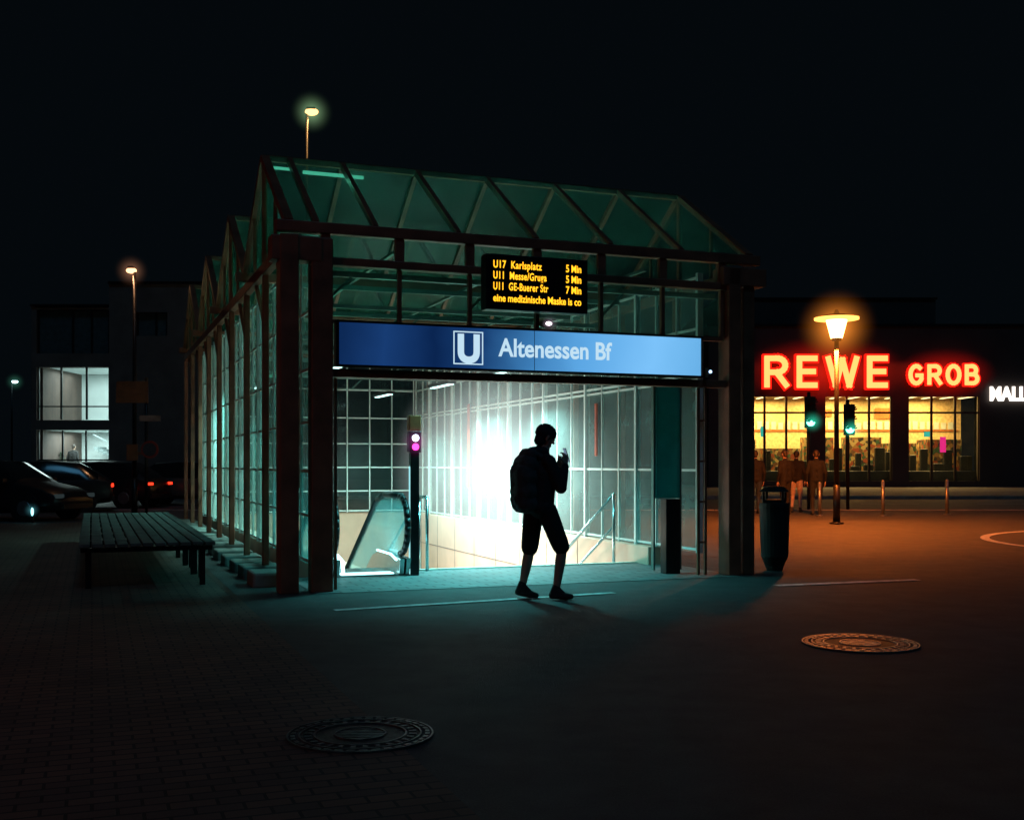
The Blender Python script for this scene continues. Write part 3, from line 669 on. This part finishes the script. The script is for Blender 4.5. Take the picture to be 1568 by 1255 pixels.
# ---------------------------------------------------------------- cars
def car(name, X, Y, rz, col, head_on=False, tail_on=True, Ln=4.3):
    r = root(name, (X, Y, 0), rz)
    paintm = pbr('car_paint', col, .35, .2, .05, 3, 0)
    st_ = [(-2.15, .35, .62, .66, .70, .60), (-2.08, .28, .86, .92, .84, .70), (-1.75, .24, .92, 1.12, .88, .70), (-1.25, .22, .92, 1.40, .89, .62), (-.4, .22, .91, 1.46, .89, .62),
           (.35, .22, .90, 1.42, .89, .62), (1.0, .22, .89, 1.02, .89, .70), (1.15, .22, .88, .93, .88, .72), (1.7, .24, .78, .82, .86, .72), (2.05, .28, .62, .68, .80, .66), (2.15, .35, .52, .56, .66, .55)]
    bm = bmesh.new(); rings = []
    for x, zb, zl, zt_, wb, wr_ in st_:
        pr = [(wb*.85, zb), (wb, zb+.12), (wb, (zb+zl)/2+.05), (wb*.96, zl), (wr_, zt_-.02), (wr_*.6, zt_+.02)]
        ring = [bm.verts.new((x, y, z)) for y, z in pr]+[bm.verts.new((x, -y, z)) for y, z in pr[::-1]]
        rings.append(ring)
    n = len(rings[0])
    for i in range(len(rings)-1):
        for j in range(n):
            f = bm.faces.new((rings[i][j], rings[i+1][j], rings[i+1][(j+1) % n], rings[i][(j+1) % n]))
            if (2 <= i <= 5 and j in (3, 7)) or (i in (1, 2, 5) and j in (4, 5, 6)): f.material_index = 1
    bm.faces.new(rings[0]); bm.faces.new(rings[-1][::-1]); bmesh.ops.recalc_face_normals(bm, faces=bm.faces)
    me = bpy.data.meshes.new('body'); bm.to_mesh(me); bm.free(); ob = link('body', me, r, [paintm, pbr('car_glass', (.01, .012, .014), .12, 0, 0, 1, 0)])
    for p in me.polygons: p.use_smooth = True
    md = ob.modifiers.new('b', 'BEVEL'); md.width = .025; md.segments = 2; md.limit_method = 'ANGLE'
    wh = B('wheels', rubber, r); ri = B('rims', galv, r); ar = B('wheel_arches', rubber, r)
    for x in (-1.35, 1.32):
        for s_ in (-1, 1):
            ar.cyl((x, s_*.82, .34), (x, s_*.895, .34), .38, n=28); wh.cyl((x, s_*.74, .32), (x, s_*.91, .32), .32, n=28); ri.cyl((x, s_*.90, .32), (x, s_*.92, .32), .2, .18, 10)
    ar.done(); wh.done(.02); ri.done()
    tl = emis('tail_lamp', (1, .03, .01), 3. if tail_on else .03); hl = emis('head_lamp', (.65, .95, 1.), 30 if head_on else .03)
    B('tail_lamps', tl, r).box(-2.17, .56, .72, -2.09, .78, .80).box(-2.17, -.78, .72, -2.09, -.56, .80).done(.01)
    B('head_lamps', hl, r).box(2.02, .50, .56, 2.13, .76, .66).box(2.02, -.76, .56, 2.13, -.50, .66).done(.01)
    B('bumpers', rubber, r).box(-2.2, -.7, .3, -2.12, .7, .46).box(2.12, -.6, .3, 2.19, .6, .42).box(-2.205, -.26, .52, -2.19, .26, .62).done(.02)
    B('mirrors', paintm, r).box(.72, .90, .92, .88, 1.06, 1.04).box(.72, -1.06, .92, .88, -.90, 1.04).done(.02)
    return r
car('parked_car', GX(-15, 27), 27.5, math.radians(-12), (.012, .012, .015), False, False)
car('parked_car', GX(28, 31), 32.0, math.radians(200), (.015, .015, .018), False, True)
car('parked_car', GX(158, 36), 35.5, math.radians(172), (.015, .015, .018), False, True)
car('parked_car', GX(268, 35), 37.5, math.radians(2), (.06, .07, .07), False, False)
hd = root('cyan_light', (*G(50, 800), 0)); B('post', dark, hd).cyl((0, 0, 0), (0, 0, .5), .03).done(); B('lens', emis('cyan_lamp', (.3, .95, 1), 3), hd).sph((0, -.02, .26), .032, (1, 1, 3.2)).done()  # small cyan light on a short post
halo('lamp_bloom', (0, -.05, .3), .22, (.2, .85, 1.), 1.4, hd)

# ---------------------------------------------------------------- supermarket building
Y = 60.; kk = F/Y
def sx(px): return (px-CX)/kk
def sz(py): return CH+(HY-py)/kk
sm = root('supermarket_building', (0, Y, 0))
facm = pbr('render_facade', (.055, .045, .042), .8, 0, .2, .6, .2)
q = B('walls', facm, sm)
zt0 = sz(607); zb0 = sz(736); xl, xr = sx(1085), sx(1760)
ops = [(1138, 1238), (1263, 1366), (1391, 1500)]
edges = [1085]+[e for o_ in ops for e in o_]+[1760]
q.box(xl, 0, zt0, xr, .4, sz(500))
for i in range(0, len(edges), 2): q.box(sx(edges[i]), .002, .1, sx(edges[i+1]), .398, zt0)
for a, b in ops: q.box(sx(a), .004, .1, sx(b), .396, zb0)
q.box(xl, .4, .1, xl+.3, 22, sz(500)); q.box(xr-.3, .4, .1, xr, 22, sz(500)); q.box(xl+.3, .4, sz(500)-.3, xr-.3, 22, sz(500)-.004)
q.box(sx(1115), 3, sz(500), sx(1465), 18, sz(446)); q.done()
B('parapet_trim', dark, sm).box(xl-.1, -.08, sz(500), xr+.1, .45, sz(496)).box(sx(1113), 2.9, sz(446), sx(1467), 18.1, sz(443)).done()
fr = B('window_frames', pbr('window_frame_dark', (.05, .04, .03), .5), sm)
for a, b in ops:
    n = 3
    for i in range(n+1):
        x = sx(a)+(sx(b)-sx(a))*i/n; fr.box(x-.06, .08, zb0, x+.06, .16, zt0)
    fr.box(sx(a)+.06, .085, sz(633), sx(b)-.06, .155, sz(630))
fr.done()
def shopwall(name, seed, low=False):
    m = bpy.data.materials.new(name); t, N, L = nt(m); o = N.new('ShaderNodeOutputMaterial'); e = N.new('ShaderNodeBsdfPrincipled'); tc = N.new('ShaderNodeTexCoord')
    mp = N.new('ShaderNodeMapping'); mp.inputs['Rotation'].default_value = (math.pi/2, 0, 0); mp.inputs['Location'].default_value = (seed, 0, 0)
    L.new(tc.outputs['Object'], mp.inputs[0])
    v = N.new('ShaderNodeTexVoronoi'); v.inputs['Scale'].default_value = 5.; L.new(mp.outputs[0], v.inputs['Vector'])
    cr = N.new('ShaderNodeValToRGB'); cr.color_ramp.interpolation = 'CONSTANT'; el = cr.color_ramp.elements
    cols_ = [(.30, .16, .05), (.30, .05, .015), (.45, .34, .14), (.03, .10, .05), (.14, .06, .02), (.02, .02, .02)]
    el[0].color = (*cols_[0], 1); el[1].position = .85; el[1].color = (*cols_[1], 1)
    for i, p in enumerate((.2, .38, .52, .68)): a = el.new(p); a.color = (*cols_[i+2], 1)
    s_ = N.new('ShaderNodeSeparateXYZ'); L.new(v.outputs['Color'], s_.inputs[0]); L.new(s_.outputs[0], cr.inputs[0])
    L.new(cr.outputs[0], e.inputs['Base Color']); e.inputs['Roughness'].default_value = .6; L.new(e.outputs[0], o.inputs[0]); return m
shelfm = shopwall('shelf_goods', 3)
ww = pbr('shop_wall_cream', (.80, .60, .30), .7)
q = B('shop_interior', ww, sm)
q.box(sx(1120), 6, 2.3, sx(1540), 6.2, sz(600)); q.done()
q = B('shop_floor_and_ceiling', pbr('shop_floor', (.18, .12, .07), .5), sm)
q.box(sx(1120), .5, .1, sx(1540), 5.99, .13); q.box(sx(1120), .45, sz(600), sx(1540), 5.99, sz(598)); q.box(sx(1120), 6, .131, sx(1540), 6.19, 2.29); q.done()
q = B('posters', bar_w, sm)
for i in range(34):
    x = sx(1125)+i*.42; q.box(x, 5.9, sz(652), x+.28, 5.96, sz(638+random.random()*3))
q.done()
q = B('wall_banner', pbr('banner_orange', (.55, .16, .03), .6), sm)
q.box(sx(1125), 5.92, sz(655), sx(1535), 5.97, sz(653)); q.box(sx(1395), 5.88, sz(634), sx(1430), 5.91, sz(616)); q.box(sx(1142), 5.88, sz(628), sx(1165), 5.91, sz(616)); q.box(sx(1300), 5.88, sz(630), sx(1322), 5.91, sz(618)); q.done()
q = B('shelves', shelfm, sm)
for x0_, x1_ in ((1122, 1180), (1195, 1250), (1262, 1310), (1330, 1388), (1395, 1440), (1455, 1510)): q.box(sx(x0_), 3.2+random.random(), .13, sx(x1_), 5.0, 2.2+random.random()*.9)
q.done()
q = B('counters', dark, sm)
for i in range(26):
    x0_ = sx(1138+i*14.2+random.uniform(-4, 4)); q.box(x0_, .9+(i % 3)*.3, .13, x0_+random.uniform(.25, .6), 1.15+(i % 3)*.3, random.uniform(.9, 2.3))
q.box(sx(1138), .5, .13, sx(1500), .6, 1.0)
q.done(.05)
B('magenta_screen', emis('pink_screen', (1, .02, .25), .9), sm).box(sx(1449), .86, sz(692), sx(1458), .89, sz(668)).done()
B('teal_screen', emis('teal_screen', (.05, .7, .5), .7), sm).box(sx(1424), .86, sz(668), sx(1434), .89, sz(660)).box(sx(1170), .86, sz(668), sx(1178), .89, sz(652)).done()
q = B('ceiling_strips', emis('shop_tube', (1, .75, .32), 3), sm)
for i in range(14): x = sx(1130)+i*1.08; q.box(x, 1.2, sz(602), x+.14, 5.4, sz(601))
q.done()
for a, b in ops: light('AREA', 'shop_light', ((sx(a)+sx(b))/2, 3.8, sz(604)), 560, (1, .64, .20), sm, 3.4, 3.3)
B('shop_glass', clear, sm).poly([(sx(1120), .12, zb0), (sx(1510), .12, zb0), (sx(1510), .12, zt0), (sx(1120), .12, zt0)]).done()
sg2 = root('supermarket_sign', (0, Y, 0))
redm = emis('neon_red', (1, .010, .004), 1.5); core = emis('neon_core', (1, .38, .10), 2.0)
def arc(cx, cz, rx, rz_, a0, a1, n=10):
    return [(cx+rx*math.cos(math.radians(a0+(a1-a0)*i/n)), cz+rz_*math.sin(math.radians(a0+(a1-a0)*i/n))) for i in range(n+1)]
GL = {'R': [[(0, 0), (0, 1)], [(0, 1), (.45, 1)]+arc(.45, .74, .35, .26, 90, -90)[1:]+[(0, .48)], [(.42, .48), (.85, 0)]],
      'E': [[(0, 0), (0, 1)], [(0, 1), (.78, 1)], [(0, .51), (.70, .51)], [(0, 0), (.78, 0)]],
      'W': [[(0, 1), (.32, 0)], [(.32, 0), (.62, .95)], [(.62, .95), (.92, 0)], [(.92, 0), (1.24, 1)]],
      'G': [arc(.45, .5, .45, .5, 50, 330, 16)+[(.85, .46), (.5, .46)]],
      'O': [arc(.45, .5, .45, .5, 0, 360, 20)],
      'B': [[(0, 0), (0, 1)], [(0, 1), (.42, 1)]+arc(.42, .76, .30, .24, 90, -90)[1:]+[(0, .52)], [(.42, .52)]+arc(.46, .26, .36, .26, 90, -90)[1:]+[(0, 0)]]}
def neon(txt, p0, p1, ytop, ybot, sw, gap):
    X0, X1 = sx(p0)+sw/2, sx(p1)-sw/2; Z0, Z1 = sz(ybot)+sw/2, sz(ytop)-sw/2
    wd = {'W': 1.24, 'O': .9, 'G': .88, 'B': .82, 'R': .85, 'E': .70}
    tot = sum(wd[c] for c in txt)+gap*(len(txt)-1); kx = (X1-X0)/tot
    a = B('letter_returns', redm, sg2); b = B('letter_cores', core, sg2); cx_ = 0; j = 0
    for c in txt:
        for pl in GL[c]:
            sc_ = wd[c]/.78 if c == 'E' else 1
            P = [(X0+(cx_+x*sc_)*kx, Z0+z*(Z1-Z0)) for x, z in pl]
            for i in range(len(P)-1):
                j += 1; e = .0012*(j % 7)
                d = Vector((P[i+1][0]-P[i][0], 0, P[i+1][1]-P[i][1])).normalized()
                for bb_, y, w_, dep in ((a, -.10-e, sw, .18), (b, -.215-e, sw*.60, .03)):
                    p = Vector((P[i][0], y, P[i][1]))-d*w_*.42; q_ = Vector((P[i+1][0], y, P[i+1][1]))+d*w_*.42
                    s_ = Vector((-d.z, 0, d.x))*w_/2; yy = Vector((0, dep/2, 0))
                    vs = [bb_.bm.verts.new(v) for v in (p-s_-yy, q_-s_-yy, q_+s_-yy, p+s_-yy, p-s_+yy, q_-s_+yy, q_+s_+yy, p+s_+yy)]
                    for f in ((0, 1, 2, 3), (7, 6, 5, 4), (0, 4, 5, 1), (1, 5, 6, 2), (2, 6, 7, 3), (3, 7, 4, 0)): bb_.bm.faces.new([vs[t] for t in f])
        cx_ += wd[c]+gap
    a.done(); b.done()
neon('REWE', 1166, 1361, 542, 597, .50, .58); neon('GROB', 1387, 1499, 556, 592, .36, .58)
halo('sign_bloom', (sx(1264), -.4, sz(570)), (4.6, .8, 2.0), (1, .015, .005), .8, sg2, 1.6)  # red bloom of the letters, added as a glowing volume
halo('sign_bloom', (sx(1443), -.4, sz(574)), (2.9, .7, 1.5), (1, .015, .005), .65, sg2, 1.6)
light('AREA', 'sign_spill', (sx(1300), -.8, sz(560)), 60, (1, .05, .015), sg2, 10, 1.2, rot=(math.radians(20), 0, 0))
sg3 = root('shop_sign', (0, Y, 0))
text('letters', 'MALLS', (sx(1514), -.1, sz(613)), XR, 1.05, emis('white_neon', (1, .90, .80), 2.5), sg3, .06, .03, width=2.35)

# ---------------------------------------------------------------- office building (left)
Y = 45.; k5 = F/Y
def ox(px): return (px-CX)/k5
def oz(py): return CH+(HY-py)/k5
ob_ = root('office_building', (0, Y, 0))
brk = brickmat('dark_brick', (.10, .06, .045), (.08, .05, .04), (.12, .11, .10), 3)
q = B('walls', brk, ob_)
zt_ = oz(435)
q.box(ox(48), 0, .1, ox(56), .4, zt_-.9)
q.box(ox(167), 0, .1, ox(208), .4, zt_); q.box(ox(256), 0, .1, ox(430), .4, zt_); q.box(ox(208), .002, .1, ox(256), .398, oz(514)); q.box(ox(208), .002, oz(478), ox(256), .398, zt_)
q.box(ox(56), .002, oz(474), ox(167), .398, zt_-.95)
q.box(ox(56), .002, oz(562), ox(167), .398, oz(541)); q.box(ox(56), .002, oz(658), ox(167), .398, oz(643)); q.box(ox(56), .002, .1, ox(167), .398, oz(745))
q.box(ox(48), .4, .1, ox(48)+.3, 14, zt_-.9); q.box(ox(48)+.3, .4, zt_-1.2, ox(167), 14, zt_-.95); q.box(ox(167), .4, zt_-.3, ox(430), 14, zt_-.01)
q.done()
B('roof_trim', dark, ob_).box(ox(166), -.08, zt_, ox(430), .45, zt_+.1).box(ox(47), -.08, zt_-.9, ox(165), .45, zt_-.82).done()
wr_ = pbr('white_room', (.60, .66, .65), .7, 0, .12, 1, .05)
q = B('rooms', wr_, ob_)
for za, zb in ((oz(642)-.0, oz(561)), (oz(744), oz(659))):
    q.box(ox(56), 4.5, za-.02, ox(167), 4.7, zb+.02); q.box(ox(56)-.0, .42, za-.12, ox(167), 4.49, za-.03)
    q.box(ox(56), .42, zb+.03, ox(167), 4.49, zb+.1); q.box(ox(52), .42, za, ox(56)-.02, 4.49, zb); q.box(ox(167)+.02, .42, za, ox(172), 4.49, zb)
q.done()
for za, zb, p in ((oz(642), oz(561), 110), (oz(744), oz(659), 170)):
    light('AREA', 'room_light', ((ox(56)+ox(167))/2, 2.4, zb-.05), p, (.74, 1, .97), ob_, 2.4, 2.2)
q = B('mullions', dark, ob_)
for px in (57, 92, 131, 166): q.box(ox(px)-.035, .1, oz(642), ox(px)+.035, .18, oz(561))
for px in (57, 94, 130, 166): q.box(ox(px)-.03, .1, oz(744), ox(px)+.03, .18, oz(659))
for px in (57, 110, 139, 166): q.box(ox(px)-.03, .1, oz(541), ox(px)+.03, .18, oz(475))
q.box(ox(58), .11, oz(623), ox(165), .17, oz(621)); q.box(ox(58), .11, oz(705), ox(165), .17, oz(703))
for px in (209, 238, 255): q.box(ox(px)-.03, .1, oz(514), ox(px)+.03, .18, oz(478))
q.done()
B('dim_glass', pbr('dim_window', (.05, .09, .10), .3), ob_).box(ox(57), .2, oz(541), ox(166), .22, oz(475)).box(ox(208), .2, oz(514), ox(256), .22, oz(478)).done()
q = B('inner_stairs', pbr('stairs_grey', (.16, .20, .20), .6), ob_)
for i in range(9):
    x = ox(98)+i*.19; z = oz(682)-i*.10; q.box(x, 3.2, z-.14, x+.2, 4.2, z)
q.beam((ox(98), 3.15, oz(662)), (ox(98)+1.75, 3.15, oz(695)), .04, .05); q.done()
B('door', pbr('door_dark', (.06, .08, .08), .4), ob_).box(ox(98), 4.40, oz(744), ox(102), 4.48, oz(706)).box(ox(126), 4.40, oz(744), ox(130), 4.48, oz(706)).box(ox(102), 4.40, oz(709), ox(126), 4.48, oz(705)).box(ox(112), 4.4, oz(744), ox(114), 4.48, oz(709)).box(ox(134), 4.2, oz(735), ox(142), 4.3, oz(722)).box(ox(146), 4.2, oz(735), ox(160), 4.3, oz(724)).done()
pt = root('christmas_tree', (ox(72), Y+1.4, oz(744)))
B('trunk', pbr('bark', (.08, .05, .03), .9), pt).cyl((0, 0, 0), (0, 0, 1.3), .04, .01).done()
q = B('needles', pbr('needle_green', (.03, .08, .04), .8), pt)
for i in range(700):
    z = .25+1.15*random.random()**1.3; rr = .5*(1-(z-.2)/1.3)*(.5+.5*((z*6) % 1)); a = random.random()*6.28; r0 = rr*random.random()**.4
    c = Vector((r0*math.cos(a), r0*math.sin(a), z)); d = Vector((math.cos(a), math.sin(a), -.35))*.09; s_ = Vector((-math.sin(a), math.cos(a), .3*random.random()))*.02
    q.poly([c-s_, c+s_, c+d+s_*.3, c+d-s_*.3])
q.done()
stander('lobby_person', 72, 762, math.radians(80), (.02, .02, .02), (.02, .02, .02), .016, .0).location = (ox(73), Y+2.6, oz(744)-.02)

# ---------------------------------------------------------------- camera
cam = bpy.data.cameras.new('camera'); co = bpy.data.objects.new('camera', cam); sc.collection.objects.link(co)
cam.sensor_width = 36; cam.lens = F/1568*36; cam.shift_y = (HY-627.5)/1568; cam.clip_end = 2000; cam.clip_start = .1
co.location = (0, 0, CH); co.rotation_euler = (math.pi/2, 0, 0); sc.camera = co
